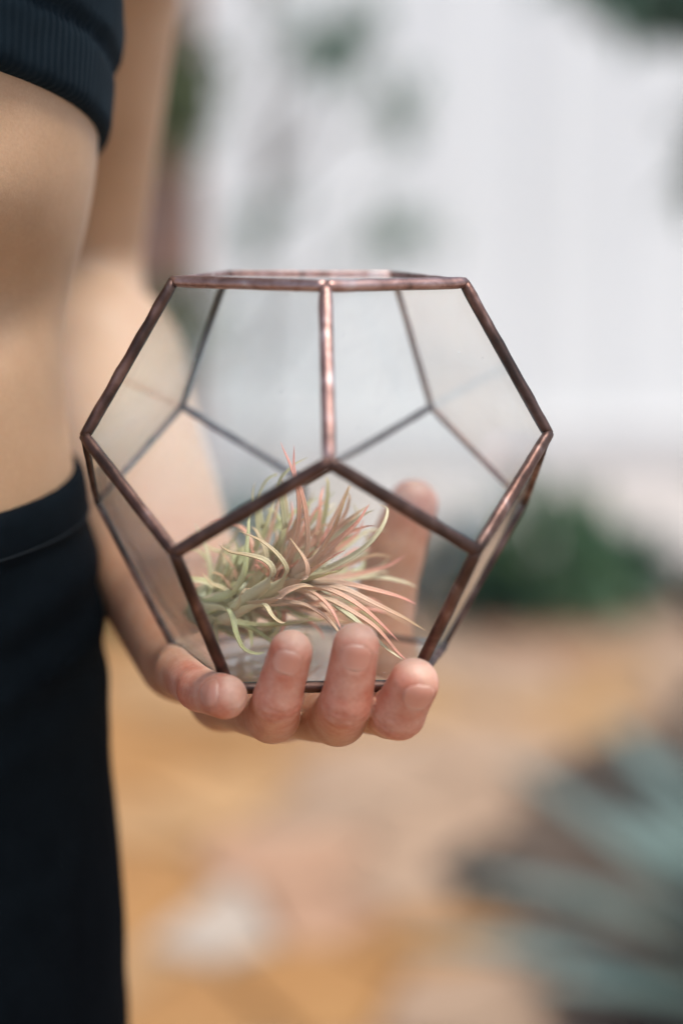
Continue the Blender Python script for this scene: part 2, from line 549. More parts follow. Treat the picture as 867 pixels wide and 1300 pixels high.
for k in range(5):
    j = (k + 1) % 5
    EDGES += [('T%d' % k, 'T%d' % j), ('T%d' % k, 'U%d' % k), ('U%d' % k, 'L%d' % k), ('L%d' % k, 'U%d' % j), ('L%d' % k, 'B%d' % k), ('B%d' % k, 'B%d' % j)]
    FACES.append(['T%d' % k, 'T%d' % j, 'U%d' % j, 'L%d' % k, 'U%d' % k])
    i = (k - 1) % 5
    FACES.append(['U%d' % k, 'L%d' % k, 'B%d' % k, 'B%d' % i, 'L%d' % i])

# solder: copper-brown patina
k = NT('copper_solder')
co = k.coord('Object')
n1 = k.noise(120, 4, .5, co, .8)
n2 = k.noise(900, 4, .6, co)
rp = k.ramp(n1.outputs['Fac'], [(.30, (.055, .034, .028)), (.47, (.125, .068, .053)), (.60, (.20, .115, .092)), (.76, (.36, .27, .25))])
n4 = k.noise(45, 3, .5, co, .5)
pr = k.ramp(n4.outputs['Fac'], [(.42, (0, 0, 0)), (.62, (1, 1, 1))])
pm = k.n('ShaderNodeMath', operation='MULTIPLY', i_1=.65)
k.l(pr.outputs[0], pm.inputs[0])
k.l(k.mix(pm.outputs[0], rp.outputs[0], (.045, .034, .030)), k.b.inputs['Base Color'])
k.b.inputs['Metallic'].default_value = 0.85
rr = k.n('ShaderNodeMapRange', i_3=.36, i_4=.58)
k.l(n2.outputs['Fac'], rr.inputs[0])
k.l(rr.outputs[0], k.b.inputs['Roughness'])
k.l(k.bump(n2.outputs['Fac'], .35, .0003), k.b.inputs['Normal'])
solder_mat = k.mat
k = NT('skylit_copper_solder')  # paler copy of the solder: sky reflection on the top rim put into colour
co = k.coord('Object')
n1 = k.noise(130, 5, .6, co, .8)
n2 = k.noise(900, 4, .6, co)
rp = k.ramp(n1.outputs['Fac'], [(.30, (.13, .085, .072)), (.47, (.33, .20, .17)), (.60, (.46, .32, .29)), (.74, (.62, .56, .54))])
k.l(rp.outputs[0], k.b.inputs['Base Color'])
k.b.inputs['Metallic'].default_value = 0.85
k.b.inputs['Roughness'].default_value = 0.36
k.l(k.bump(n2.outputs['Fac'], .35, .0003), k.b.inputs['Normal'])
skylit_solder_mat = k.mat
k = NT('dark_foil')
co = k.coord('Object')
n1 = k.noise(300, 4, .6, co)
rp = k.ramp(n1.outputs['Fac'], [(.3, (.02, .023, .022)), (.7, (.055, .058, .054))])
k.l(rp.outputs[0], k.b.inputs['Base Color'])
k.b.inputs['Metallic'].default_value = 0.25
k.b.inputs['Roughness'].default_value = 0.45
foil_mat = k.mat

# clear glass: thin panes, so nothing bends; reflection by Schlick, a little dust
k = NT('clear_glass')
k.t.nodes.remove(k.b)
lw = k.n('ShaderNodeLayerWeight', i_Blend=.5)
pw = k.n('ShaderNodeMath', operation='POWER', i_1=5.0)
k.l(lw.outputs['Facing'], pw.inputs[0])
ma = k.n('ShaderNodeMath', operation='MULTIPLY_ADD', i_1=.95, i_2=.032)
k.l(pw.outputs[0], ma.inputs[0])
tr = k.n('ShaderNodeBsdfTransparent', i_Color=(.982, .990, .985, 1))
gl = k.n('ShaderNodeBsdfGlossy', i_Roughness=.02, i_Color=(1, 1, 1, 1))
m1 = k.n('ShaderNodeMixShader')
k.l(ma.outputs[0], m1.inputs[0]); k.l(tr.outputs[0], m1.inputs[1]); k.l(gl.outputs[0], m1.inputs[2])
co = k.coord('Object')
vo = k.n('ShaderNodeTexVoronoi', i_Scale=260.0)
k.l(co, vo.inputs['Vector'])
lt = k.n('ShaderNodeMath', operation='LESS_THAN', i_1=.07)
k.l(vo.outputs['Distance'], lt.inputs[0])
sep = k.n('ShaderNodeSeparateColor')
k.l(vo.outputs['Color'], sep.inputs[0])
gt = k.n('ShaderNodeMath', operation='GREATER_THAN', i_1=.92)
k.l(sep.outputs[0], gt.inputs[0])
mu = k.n('ShaderNodeMath', operation='MULTIPLY')
k.l(lt.outputs[0], mu.inputs[0]); k.l(gt.outputs[0], mu.inputs[1])
sm = k.noise(34, 5, .6, co, 1.2)
sr = k.n('ShaderNodeMapRange', i_1=.5, i_2=.85, i_3=0.004, i_4=.06)
k.l(sm.outputs['Fac'], sr.inputs[0])
ad = k.n('ShaderNodeMath', operation='MULTIPLY_ADD', i_1=.35)
k.l(mu.outputs[0], ad.inputs[0]); k.l(sr.outputs[0], ad.inputs[2])
df = k.n('ShaderNodeBsdfDiffuse', i_Color=(.75, .76, .76, 1))
m2 = k.n('ShaderNodeMixShader')
k.l(ad.outputs[0], m2.inputs[0]); k.l(m1.outputs[0], m2.inputs[1]); k.l(df.outputs[0], m2.inputs[2])
k.l(m2.outputs[0], k.out.inputs['Surface'])
glass_mat = k.mat

terr = empty('glass_terrarium', W3((0, 0, -54)))
tag(terr, 'clear twelve sided glass terrarium with copper soldered edges resting on an open palm', 'terrarium')
trng = random.Random(3)
for face in FACES:
    pts = [DV[n] for n in face]
    c = sum(pts, Vector()) / 5
    nrm = Vector()
    for a in range(5): nrm += (pts[a] - c).cross(pts[(a + 1) % 5] - c)
    nrm.normalize()
    if nrm.dot(c) < 0:
        pts.reverse(); nrm = -nrm
    dpl = sum(nrm.dot(p) for p in pts) / 5
    pts = [p - nrm * (nrm.dot(p) - dpl) for p in pts]
    pts = [p + (c - p).normalized() * 1.2 for p in pts]
    vs = [W3(p - nrm * .2) for p in pts] + [W3(p - nrm * 1.8) for p in pts]
    fs = [(0, 1, 2, 3, 4), (9, 8, 7, 6, 5)] + [(a, 5 + a, 5 + (a + 1) % 5, (a + 1) % 5) for a in range(5)]
    link('glass_pane', pydata('glass_pane', vs, fs, False), terr, glass_mat)

def seam(a, b, bright=False):
    wf = 0.52 if (a.y + b.y) > -12 else 0.86          # the seams on the far side are run thinner
    d = (b - a)
    L = d.length
    d.normalize()
    n = (a + b).normalized()
    n = (n - d * n.dot(d)).normalized()
    t = d.cross(n)
    NS = 22
    vs, fs, mi = [], [], []
    so = trng.uniform(0, 100)
    prof = [(2.05, -.45), (1.9, .30), (1.25, .80), (.42, 1.02), (-.42, 1.02), (-1.25, .80), (-1.9, .30), (-2.05, -.45), (-1.35, -1.55), (-.6, -2.1), (.6, -2.1), (1.35, -1.55)]
    K = len(prof)
    for q in range(NS + 1):
        s = q / NS
        p = a + d * (L * s)
        wv = wf + .09 * mnoise.noise(Vector((s * 7 + so, 0, 0)))
        hv = 1 + .25 * mnoise.noise(Vector((s * 9 + so, 7, 0)))
        end = 1.0 - .10 * (1 - min(1, min(s, 1 - s) * 14))
        off = .13 * mnoise.noise(Vector((s * 5 + so, 3, 3)))
        for (x, y) in prof:
            jx = .10 * mnoise.noise(Vector((s * 30 + so, x * 3, y * 3)))
            vs.append(W3(p + t * (x * wv * end + off + jx) + n * (y * (hv if y > 0 else 1) * end * (1 if wf > .6 else .6))))
    for q in range(NS):
        for m in range(K):
            i0, i1 = q * K + m, q * K + (m + 1) % K
            fs.append((i0, i1, i1 + K, i0 + K))
            mi.append(1 if m in (8, 9, 10) else 0)
    fs.append(tuple(range(K))[::-1]); mi.append(0)
    fs.append(tuple(NS * K + m for m in range(K))); mi.append(0)
    me = pydata('solder_seam', vs, fs)
    me.materials.append(skylit_solder_mat if bright else solder_mat)
    me.materials.append(foil_mat)
    if len(me.polygons) == len(mi):
        me.polygons.foreach_set('material_index', mi)
    link('solder_seam', me, terr)
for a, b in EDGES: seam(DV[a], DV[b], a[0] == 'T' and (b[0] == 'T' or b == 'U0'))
for n_, v in DV.items():
    bm = bmesh.new()
    bmesh.ops.create_icosphere(bm, subdivisions=3, radius=1.0)
    nn = v.normalized()
    sc = trng.uniform(.98, 1.16)
    for vt in bm.verts:
        q = vt.co.copy()
        al = nn.dot(q)
        q = q * ((1.2 if v.y > 4 else 1.72) * sc) - nn * al * .75
        q *= 1 + .16 * mnoise.noise(q * .9 + v)
        vt.co = W3(v - nn * .75 + q)
    me = bpy.data.meshes.new('solder_joint')
    bm.to_mesh(me); bm.free()
    me.polygons.foreach_set('use_smooth', [True] * len(me.polygons))
    link('solder_joint', me, terr, solder_mat)

# ------------------------------------------------------------------ air plant inside the terrarium
LEAVES = [
    ('pink', 3.4, [(-11.0, -2.0, -29.8), (-7.2, -6.0, -23.2), (-4.8, -10.0, -14.3), (-4.4, -12.0, -5.9), (-6.3, -12.0, 2.6), (-9.2, -10.0, 9.7)]),
    ('pink', 3.2, [(-6.8, -4.0, -28.6), (-2.6, -10.0, -21.6), (-2.1, -14.0, -12.8), (-3.3, -15.0, -4.6), (-5.5, -14.0, 2.5), (-5.5, -13.0, 9.2)]),
    ('pinkolive', 3.3, [(-6.0, -6.0, -29.0), (-1.0, -14.0, -22.9), (3.5, -20.0, -15.7), (6.6, -23.0, -8.4), (9.2, -22.0, -0.3)]),
    ('pink', 3.0, [(-5.2, -6.0, -29.4), (0.6, -12.0, -22.9), (7.0, -15.0, -16.2), (11.8, -15.0, -11.4), (14.9, -13.0, -6.9)]),
    ('pale', 2.6, [(-4.4, -5.0, -30.1), (3.8, -12.0, -25.3), (12.6, -15.0, -19.5), (18.1, -14.0, -13.6), (19.9, -10.0, -9.0), (17.5, -6.0, -8.1)]),
    ('pink', 2.2, [(-5.1, -8.0, -29.4), (-0.1, -17.0, -24.3), (4.7, -22.0, -20.1), (8.3, -24.0, -17.7)]),
    ('olive', 2.4, [(-4.3, -8.0, -29.6), (1.4, -16.0, -26.5), (5.4, -20.0, -24.5), (9.2, -22.0, -22.8)]),
    ('pinkolive', 2.6, [(-6.1, -3.0, -30.5), (-0.3, -2.0, -22.4), (3.7, 0.0, -16.1), (8.6, 2.0, -6.5), (9.9, 4.0, -4.3)]),
    ('pink', 2.9, [(-4.4, -6.0, -30.8), (5.4, -12.0, -29.1), (15.0, -14.0, -30.5), (23.0, -13.0, -32.9), (28.1, -11.0, -35.5)]),
    ('pale', 2.9, [(-2.9, 4.0, -32.4), (7.0, 8.0, -32.1), (17.0, 10.0, -32.2), (24.6, 10.0, -33.4), (29.2, 9.0, -35.1)]),
    ('pink', 3.0, [(-5.1, -10.0, -30.7), (3.1, -20.0, -29.3), (10.9, -25.0, -31.9), (17.2, -26.0, -36.9), (22.7, -25.0, -42.5)]),
    ('pinkolive', 2.8, [(-2.7, -8.0, -30.4), (7.0, -15.0, -30.0), (16.5, -17.0, -34.0), (24.5, -16.0, -38.3), (30.7, -14.0, -42.3)]),
    ('pink', 2.8, [(-5.8, -12.0, -30.6), (-0.1, -22.0, -30.1), (4.3, -28.0, -32.8), (7.4, -31.0, -38.1)]),
    ('pink', 2.4, [(-0.2, -12.0, -31.9), (8.6, -20.0, -34.6), (16.4, -24.0, -38.9), (22.1, -25.0, -45.3), (25.1, -25.0, -48.0)]),
    ('pale', 2.2, [(5.4, -14.0, -34.7), (13.3, -22.0, -39.4), (19.6, -25.0, -44.7), (23.9, -26.0, -47.5)]),
    ('pinkolive', 2.4, [(-2.9, 4.0, -33.6), (7.0, 6.0, -35.7), (15.3, 8.0, -39.6), (22.0, 8.0, -43.0), (27.1, 8.0, -46.4)]),
    ('olive', 2.4, [(-3.0, 6.0, -34.5), (5.3, 10.0, -40.0), (12.0, 8.0, -46.4), (17.0, 4.0, -52.3)]),
    ('pinkolive', 2.8, [(-12.2, -14.0, -34.7), (-4.0, -21.0, -33.2), (1.5, -26.0, -34.5), (5.5, -29.0, -37.7), (8.6, -31.0, -42.0)]),
    ('tan', 3.6, [(-14.6, -10.0, -34.3), (-10.9, -16.0, -30.0), (-8.2, -20.0, -26.1), (-7.6, -22.0, -23.1), (-9.9, -23.0, -19.1), (-14.3, -22.0, -15.6), (-20.7, -18.0, -13.5)]),
    ('tan', 3.8, [(-22.3, -8.0, -37.5), (-16.2, -16.0, -31.5), (-12.2, -22.0, -26.4), (-11.2, -24.0, -23.0), (-13.5, -24.0, -20.4), (-18.7, -22.0, -19.3), (-23.0, -19.0, -19.2), (-26.2, -15.0, -18.0)]),
    ('green', 3.8, [(-31.2, 0.0, -36.5), (-26.6, -6.0, -34.8), (-22.4, -12.0, -31.6), (-19.5, -15.0, -27.1), (-18.6, -15.0, -22.6), (-18.3, -13.0, -18.0), (-18.0, -10.0, -12.9), (-17.6, -6.0, -10.5)]),
    ('green', 3.6, [(-32.0, 0.0, -38.9), (-27.6, -8.0, -37.1), (-23.9, -15.0, -36.1), (-22.2, -20.0, -37.8), (-21.3, -22.0, -41.2), (-19.3, -22.0, -45.3), (-16.1, -20.0, -47.3), (-13.6, -18.0, -47.3)]),
    ('tan', 3.4, [(-25.5, -6.0, -41.5), (-20.1, -14.0, -36.9), (-16.0, -20.0, -33.9), (-13.3, -23.0, -33.2), (-11.6, -25.0, -35.2), (-9.6, -25.0, -37.1), (-7.8, -24.0, -37.4)]),
    ('tan', 2.2, [(-23.3, -10.0, -37.8), (-20.9, -18.0, -33.7), (-19.8, -22.0, -30.6), (-18.8, -22.0, -29.1), (-17.1, -20.0, -28.8)]),
    ('pinkolive', 4.2, [(-16.7, -14.0, -34.6), (-11.2, -20.0, -32.2), (-7.8, -23.0, -29.6), (-3.7, -24.0, -27.5), (-0.0, -24.0, -27.9)]),
    ('pinkolive', 3.0, [(-8.4, -14.0, -30.0), (-4.5, -20.0, -26.9), (-2.2, -22.0, -24.9), (-2.2, -22.0, -21.6), (-4.5, -20.0, -18.2), (-6.8, -17.0, -15.4)]),
    ('tan', 3.6, [(-21.2, 0.0, -36.5), (-17.1, -4.0, -30.2), (-13.9, -6.0, -25.9), (-13.9, -6.0, -21.3), (-15.9, -4.0, -17.0), (-17.8, -2.0, -15.1)]),
    ('olive', 3.0, [(-22.2, 6.0, -32.3), (-18.2, 4.0, -24.8), (-15.1, 4.0, -18.5), (-12.8, 6.0, -12.6), (-12.1, 8.0, -8.2)]),
    ('olive', 3.0, [(-15.1, 4.0, -27.1), (-10.7, 0.0, -20.9), (-8.8, 0.0, -15.8), (-8.4, 2.0, -10.3), (-8.8, 4.0, -6.0)]),
    ('green', 3.2, [(-22.6, 12.0, -30.3), (-16.6, 12.0, -21.9), (-10.7, 12.0, -17.1), (-4.5, 14.0, -12.7), (1.0, 16.0, -9.5)]),
    ('green', 3.4, [(-31.8, 8.0, -37.5), (-26.2, 8.0, -30.3), (-21.2, 10.0, -26.7), (-15.9, 14.0, -21.5), (-9.3, 18.0, -18.6)]),
    ('green', 3.6, [(-29.7, 12.0, -35.1), (-26.2, 14.0, -30.7), (-22.9, 18.0, -26.7), (-18.3, 22.0, -24.2)]),
    ('green', 3.4, [(-30.8, 4.0, -41.4), (-23.7, -4.0, -42.3), (-17.7, -10.0, -42.5), (-12.6, -14.0, -45.0), (-8.4, -16.0, -48.0)]),
    ('olive', 3.6, [(-27.3, -2.0, -42.0), (-17.8, -8.0, -42.2), (-8.5, -14.0, -40.4), (-0.2, -16.0, -38.8)]),
    ('green', 3.6, [(-29.3, 4.0, -44.6), (-19.8, 2.0, -46.1), (-10.5, 0.0, -46.8), (-1.2, -2.0, -46.3)]),
    ('pale', 2.8, [(-29.7, 10.0, -46.8), (-18.7, 10.0, -49.2), (-9.2, 10.0, -50.8), (-0.6, 12.0, -50.9)]),
    ('olive', 1.6, [(-16.0, 2.0, -19.0), (-16.7, 2.0, -12.3), (-17.7, 2.0, -6.9), (-16.8, 2.0, -3.2)]),
    ('olive', 1.5, [(-15.2, 4.0, -16.8), (-16.0, 4.0, -8.5), (-14.1, 4.0, -3.5), (-11.0, 4.0, -1.3), (-11.3, 4.0, -2.3)]),
    ('olive', 1.8, [(-8.4, -4.0, -15.4), (-9.3, -6.0, -6.9), (-9.9, -6.0, -2.0), (-7.4, -6.0, 1.3), (-4.9, -5.0, 3.2), (-1.7, -4.0, 4.7)]),
    ('tan', 2.6, [(-11.1, 2.0, -26.5), (-9.2, 0.0, -17.8), (-8.1, -0.0, -11.1), (-8.9, 0.0, -4.5), (-9.4, -0.0, -1.2)]),
    ('olive', 3.0, [(-4.7, 8.0, -29.4), (0.4, 8.0, -20.1), (2.7, 8.0, -12.5), (3.4, 8.0, -4.9), (2.9, 9.0, -2.6)]),
    ('green', 3.0, [(-8.2, 14.0, -28.9), (-4.0, 16.0, -21.5), (0.2, 18.0, -14.2), (5.3, 20.0, -8.5)]),
    ('olive', 2.6, [(-4.8, 14.0, -31.4), (1.9, 18.0, -27.9), (8.7, 20.0, -22.3), (12.1, 20.0, -16.2), (10.4, 20.0, -11.9)]),
    ('pale', 2.6, [(-4.0, 16.0, -32.7), (5.3, 22.0, -31.3), (13.8, 24.0, -28.2), (14.7, 24.0, -23.0), (13.0, 23.0, -20.2)]),
    ('green', 2.6, [(-4.0, 14.0, -33.2), (5.3, 20.0, -32.7), (13.0, 24.0, -32.6), (13.9, 27.0, -27.9)]),
    ('pale', 2.4, [(-5.6, 12.0, -29.3), (-3.1, 16.0, -20.7), (-2.3, 18.0, -13.3), (-0.6, 18.0, -8.2)]),
    ('pinkolive', 2.6, [(-3.7, 4.0, -29.4), (2.9, 6.0, -21.4), (7.8, 8.0, -14.2), (9.5, 8.0, -9.1), (9.1, 8.0, -6.6)]),
    ('green', 2.8, [(-11.4, 10.0, -28.1), (-9.8, 14.0, -21.2), (-11.5, 16.0, -14.7), (-14.9, 16.0, -13.0)]),
    ('pale', 2.4, [(-1.4, 10.0, -32.3), (8.7, 14.0, -32.3), (17.1, 16.0, -31.0), (21.3, 16.0, -27.5)]),
    ('olive', 2.6, [(-3.1, 12.0, -35.3), (7.0, 16.0, -39.6), (15.5, 18.0, -45.3), (20.6, 18.0, -50.5)]),
]
# axis [-32.8   8.  -41.5] [ -2.3  -2.  -30.2]


def plant_mat(name, base, mid, tip):
    k = NT(name)
    at = k.n('ShaderNodeAttribute', attribute_name='along')
    co = k.coord('Object')
    nz = k.noise(420, 4, .6, co)
    mx = k.n('ShaderNodeMath', operation='MULTIPLY_ADD', i_1=.22, i_2=-.11)
    k.l(nz.outputs['Fac'], mx.inputs[0])
    ad = k.n('ShaderNodeMath', operation='ADD')
    k.l(at.outputs['Fac'], ad.inputs[0]); k.l(mx.outputs[0], ad.inputs[1])
    rp = k.ramp(ad.outputs[0], [(0.0, base), (.28, tuple((a + b) / 2 for a, b in zip(base, mid))), (.55, mid), (.9, tip), (1.0, tuple(c * .75 for c in tip))])
    # fine silvery scales
    n2 = k.noise(2600, 3, .7, co)
    sc = k.ramp(n2.outputs['Fac'], [(.5, (0, 0, 0)), (.72, (1, 1, 1))])
    fr = k.n('ShaderNodeMath', operation='MULTIPLY', i_1=.28)
    k.l(sc.outputs[0], fr.inputs[0])
    col = k.mix(fr.outputs[0], rp.outputs[0], (.72, .72, .66))
    k.l(col, k.b.inputs['Base Color'])
    k.b.inputs['Roughness'].default_value = .55
    k.b.inputs['Subsurface Weight'].default_value = .06
    k.b.inputs['Subsurface Radius'].default_value = (1.0, .7, .4)
    k.b.inputs['Subsurface Scale'].default_value = .0015
    k.l(k.bump(n2.outputs['Fac'], .25, .0002), k.b.inputs['Normal'])
    return k.mat
PM = {
    'pink': plant_mat('leaf_pink', (.55, .43, .31), (.66, .33, .225), (.72, .30, .235)),
    'pinkolive': plant_mat('leaf_pink_olive', (.55, .42, .31), (.60, .35, .235), (.50, .33, .18)),
    'pale': plant_mat('leaf_pale', (.52, .52, .34), (.58, .52, .33), (.68, .58, .37)),
    'tan': plant_mat('leaf_tan', (.52, .50, .34), (.54, .46, .27), (.60, .43, .25)),
    'olive': plant_mat('leaf_olive', (.48, .48, .29), (.44, .42, .20), (.52, .44, .23)),
    'green': plant_mat('leaf_soft_green', (.52, .55, .38), (.42, .45, .21), (.48, .47, .24)),
}
plant = empty('air_plant', W3((-30, 8, -52)))
tag(plant, 'spiky air plant with curling green and pink leaves lying inside the terrarium', 'plant')

def catmull(pts, n):
    P_ = [pts[0] * 2 - pts[1]] + pts + [pts[-1] * 2 - pts[-2]]
    out = []
    m = len(pts) - 1
    for q in range(n + 1):
        s = q / n * m
        i = min(int(s), m - 1)
        t = s - i
        p0, p1, p2, p3 = P_[i:i + 4]
        out.append(.5 * ((2 * p1) + (p2 - p0) * t + (2 * p0 - 5 * p1 + 4 * p2 - p3) * t * t + (3 * p1 - p0 - 3 * p2 + p3) * t ** 3))
    return out

AX = Vector((30.5, -10, 11.3)).normalized()
def airleaf(kind, w, pts, seed):
    r = random.Random(seed)
    cur = catmull([Vector(p) for p in pts], 22)
    amp = r.uniform(0, .5)
    for q, p in enumerate(cur): p += Vector((mnoise.noise(Vector((q * .22, seed, 0))), mnoise.noise(Vector((q * .22, seed, 5))), mnoise.noise(Vector((q * .22, seed, 9))))) * amp * (q / 22)
    for p in cur: p.z = max(p.z, -50.6)
    vs, fs, al = [], [], []
    prof_top = [(-1, .42), (-.6, .05), (0, -.12), (.6, .05), (1, .42)]
    prof_bot = [(.95, .36), (.62, -.28), (0, -.52), (-.62, -.28), (-.95, .36)]
    K = 10
    sgn = None
    for q, p in enumerate(cur):
        s = q / 22
        t = (cur[min(q + 1, 22)] - cur[max(q - 1, 0)]).normalized()
        ref = AX * .8 + Vector((0, -.55, .55))
        sd = t.cross(ref)
        if sd.length < 1e-3: sd = t.cross(Vector((0, 0, 1)))
        sd.normalize()
        if sgn is not None and sd.dot(sgn) < 0: sd = -sd
        sgn = sd
        nn = sd.cross(t)
        hw = w * .40 * ((1.7 - .7 * min(1, s / .3)) * (1 - s) ** .70 + .025)
        fold = .8 + .5 * s
        for (x, y) in prof_top + prof_bot:
            vs.append(W3(p + sd * (x * hw) + nn * (y * hw * fold)))
            al.append(s)
    n = len(cur)
    for q in range(n - 1):
        for m in range(K):
            a, b = q * K + m, q * K + (m + 1) % K
            fs.append((a, b, b + K, a + K))
    fs.append(tuple(range(K))[::-1])
    fs.append(tuple((n - 1) * K + m for m in range(K)))
    me = pydata('leaf', vs, fs)
    at = me.attributes.new('along', 'FLOAT', 'POINT')
    if len(al) == len(me.vertices): at.data.foreach_set('value', al)
    link('leaf', me, plant, PM[kind])

for i, (kind, w, pts) in enumerate(LEAVES):
    airleaf(kind, w, pts, i)
# more leaves all round the rosette
def inside(p, m=4.0):
    return all(n.dot(p) < d - m for n, d in PANE_PL)
PANE_PL = []
for face in FACES:
    pp = [DV[n] for n in face]
    c = sum(pp, Vector()) / 5
    nn = (pp[1] - pp[0]).cross(pp[2] - pp[0]).normalized()
    if nn.dot(c) < 0: nn = -nn
    PANE_PL.append((nn, nn.dot(c)))
r = random.Random(44)
A0, A1 = Vector((-33, 9, -42)), Vector((-6, 0, -31))
done = 0
for i in range(3000):
    if done >= 150: break
    s = r.uniform(.0, 1)
    o = A0.lerp(A1, s)
    ang = r.uniform(-70, 235)
    front = math.sin(R(ang)) < 0
    out = Vector((0, math.sin(R(ang)), math.cos(R(ang)))).normalized()
    L = r.uniform(12, 22) if front else r.uniform(17, 34)
    fw = .15 + 1.1 * s + r.uniform(-.25, .25)
    d1 = (out + AX * fw).normalized()
    d2 = (out * r.uniform(.2, 1) + AX * (fw + r.uniform(-1.3, .9)) + Vector((0, 0, r.uniform(-.2, .5)))).normalized()
    d3 = (d2 + rand_dir(r) * .6).normalized()
    p1 = o + d1 * L * .35
    p2 = p1 + (d1 + d2).normalized() * L * .3
    p3 = p2 + d2 * L * .25
    p4 = p3 + d3 * L * .18
    pts = [o, p1, p2, p3, p4]
    if not all(inside(p) for p in pts): continue
    if s < .4: kind = r.choice(['green', 'pale', 'olive', 'pale', 'tan', 'pinkolive'])
    elif s < .7: kind = r.choice(['olive', 'tan', 'pinkolive', 'pink', 'pink'])
    else: kind = r.choice(['pink', 'pink', 'pinkolive', 'pale'])
    airleaf(kind, r.uniform(2.0, 3.2), pts, 100 + i)
    done += 1
# short pale sheaths at the base
for i in range(16):
    ang = R(i * 137.5)
    out = Vector((0, math.sin(ang), math.cos(ang)))
    o = A0 - AX * 3 + AX * (i * .9)
    pts = [o, o + out * 5 + AX * 2, o + out * 6.5 + AX * 7, o + out * 7 + AX * 11]
    if all(inside(p, 3) for p in pts): airleaf('green' if i % 3 else 'pale', 6.5, pts, 400 + i)
# short woody stub at the base
vs, fs = [], []
tube(vs, fs, [W3(A0 - AX * 4), W3(A0), W3(A0.lerp(A1, .5)), W3(A1)], [.0022, .0052, .0050, .0030], 12)
link('stub', pydata('stub', vs, fs), plant, PM['green'])

# ------------------------------------------------------------------ person: signed-distance body, meshed with surface nets (mm)
def lerp(a, b, t): return a + (b - a) * t
def cone(p, a, b, ra, rb):
    a = np.asarray(a, np.float32); b = np.asarray(b, np.float32)
    ab = b - a
    t = np.clip(((p - a) @ ab) / float(ab @ ab), 0, 1)
    q = p - a - t[:, None] * ab
    return np.sqrt((q * q).sum(1)) - (ra + (rb - ra) * t)
def smin(a, b, k):
    h = np.clip(.5 + .5 * (b - a) / k, 0, 1)
    return b + (a - b) * h - k * h * (1 - h)
def smax(a, b, k): return -smin(-a, -b, k)

PLN = []
for face in FACES:
    pts = [DV[n] for n in face]
    c = sum(pts, Vector()) / 5
    nrm = Vector()
    for a in range(5): nrm += (pts[a] - c).cross(pts[(a + 1) % 5] - c)
    nrm.normalize()
    if nrm.dot(c) < 0: nrm = -nrm
    PLN.append((nrm.x, nrm.y, nrm.z, sum(nrm.dot(p) for p in pts) / 5))
PLN = np.array(PLN, np.float32)
def glass_sdf(p):
    return (p @ PLN[:, :3].T - PLN[:, 3]).max(1)

# joints: knuckle, middle joint, end joint, fingertip centre, each with its radius
FING = {
    'index': [((8, 14, -69), 9.2), ((20.7, -25.0, -61.9), 7.4), ((22.3, -41, -58.0), 7.0), ((26.0, -46.0, -48.6), 6.4)],
    'middle': [((-10, 10, -70), 9.4), ((6.4, -25.0, -63.8), 7.6), ((8.6, -42.5, -54.8), 6.8), ((11.1, -45.6, -38.8), 5.9)],
    'ring': [((-27, 13, -68), 9.0), ((-11.4, -26.0, -63.0), 7.3), ((-9.4, -41.5, -54.2), 6.4), ((-5.8, -44.6, -40.5), 5.5)],
    'pinky': [((-39, 21, -60), 8.2), ((-38, -8.0, -55.5), 6.6), ((-30.6, -30.5, -54.4), 5.9), ((-23.0, -43.3, -53.0), 5.7)],
}
THUMB = [((-20, 68, -58), 14.0), ((18, 47, -62), 10.5), ((23.6, 53.5, -34), 8.6), ((29.6, 54.5, -18), 7.6)]
WR_U, WR_R = (-57, 77, -46), (-41, 86, -46)
ELB, SHO = (-108, 245, 30), (-62, 110, 330)

def hand_sdf(p):
    d = None
    # palm: metacarpals from the wrist to each knuckle
    starts = {'index': lerp(np.array(WR_U), np.array(WR_R), .9), 'middle': lerp(np.array(WR_U), np.array(WR_R), .65),
              'ring': lerp(np.array(WR_U), np.array(WR_R), .35), 'pinky': lerp(np.array(WR_U), np.array(WR_R), .1)}
    for n in FING:
        c = cone(p, starts[n], FING[n][0][0], 13.0, FING[n][0][1] + 1.0)
        d = c if d is None else smin(d, c, 7)
    d = smin(d, cone(p, (-55, 66, -52), (-42, 30, -62), 13, 11), 8)          # heel of the palm, little-finger side
    d = smin(d, cone(p, (-36, 76, -54), (2, 46, -66), 14, 12), 8)            # ball of the thumb
    th = cone(p, THUMB[0][0], THUMB[1][0], THUMB[0][1], THUMB[1][1])
    th = smin(th, cone(p, THUMB[1][0], THUMB[2][0], THUMB[1][1], THUMB[2][1]), 4)
    th = smin(th, cone(p, THUMB[2][0], THUMB[3][0], THUMB[2][1] + .3, THUMB[3][1]), 3)
    d = smin(d, th, 7)
    fs = None
    for n, j in FING.items():
        f = cone(p, j[0][0], j[1][0], j[0][1], j[1][1])
        f = smin(f, cone(p, j[1][0], j[2][0], j[1][1], j[2][1]), 1.6)
        m = lerp(np.array(j[2][0]), np.array(j[3][0]), .55)
        f = smin(f, cone(p, j[2][0], j[3][0], j[2][1], j[3][1] + .15), 1.2)
        fs = f if fs is None else smin(fs, f, .7)
    d = smin(d, fs, 4)
    return d

def arm_sdf(p):
    e, w1, w2 = np.array(ELB, float), np.array(WR_U, float), np.array(WR_R, float)
    wc = (w1 + w2) / 2
    m1 = lerp(e, wc, .28) + np.array([2, 0, 2])
    d = cone(p, e, m1, 32, 33)
    d = smin(d, cone(p, m1, lerp(m1, w1, .98), 29, 15.5), 10)
    d = smin(d, cone(p, m1 + np.array([6, 4, 0]), lerp(m1, w2, .98), 29, 15.5), 10)
    s = np.array(SHO, float)
    d = smin(d, cone(p, e + np.array([0, 4, 2]), lerp(e, s, .5), 31, 39), 12)
    d = smin(d, cone(p, lerp(e, s, .5), s, 39, 46), 12)
    return d

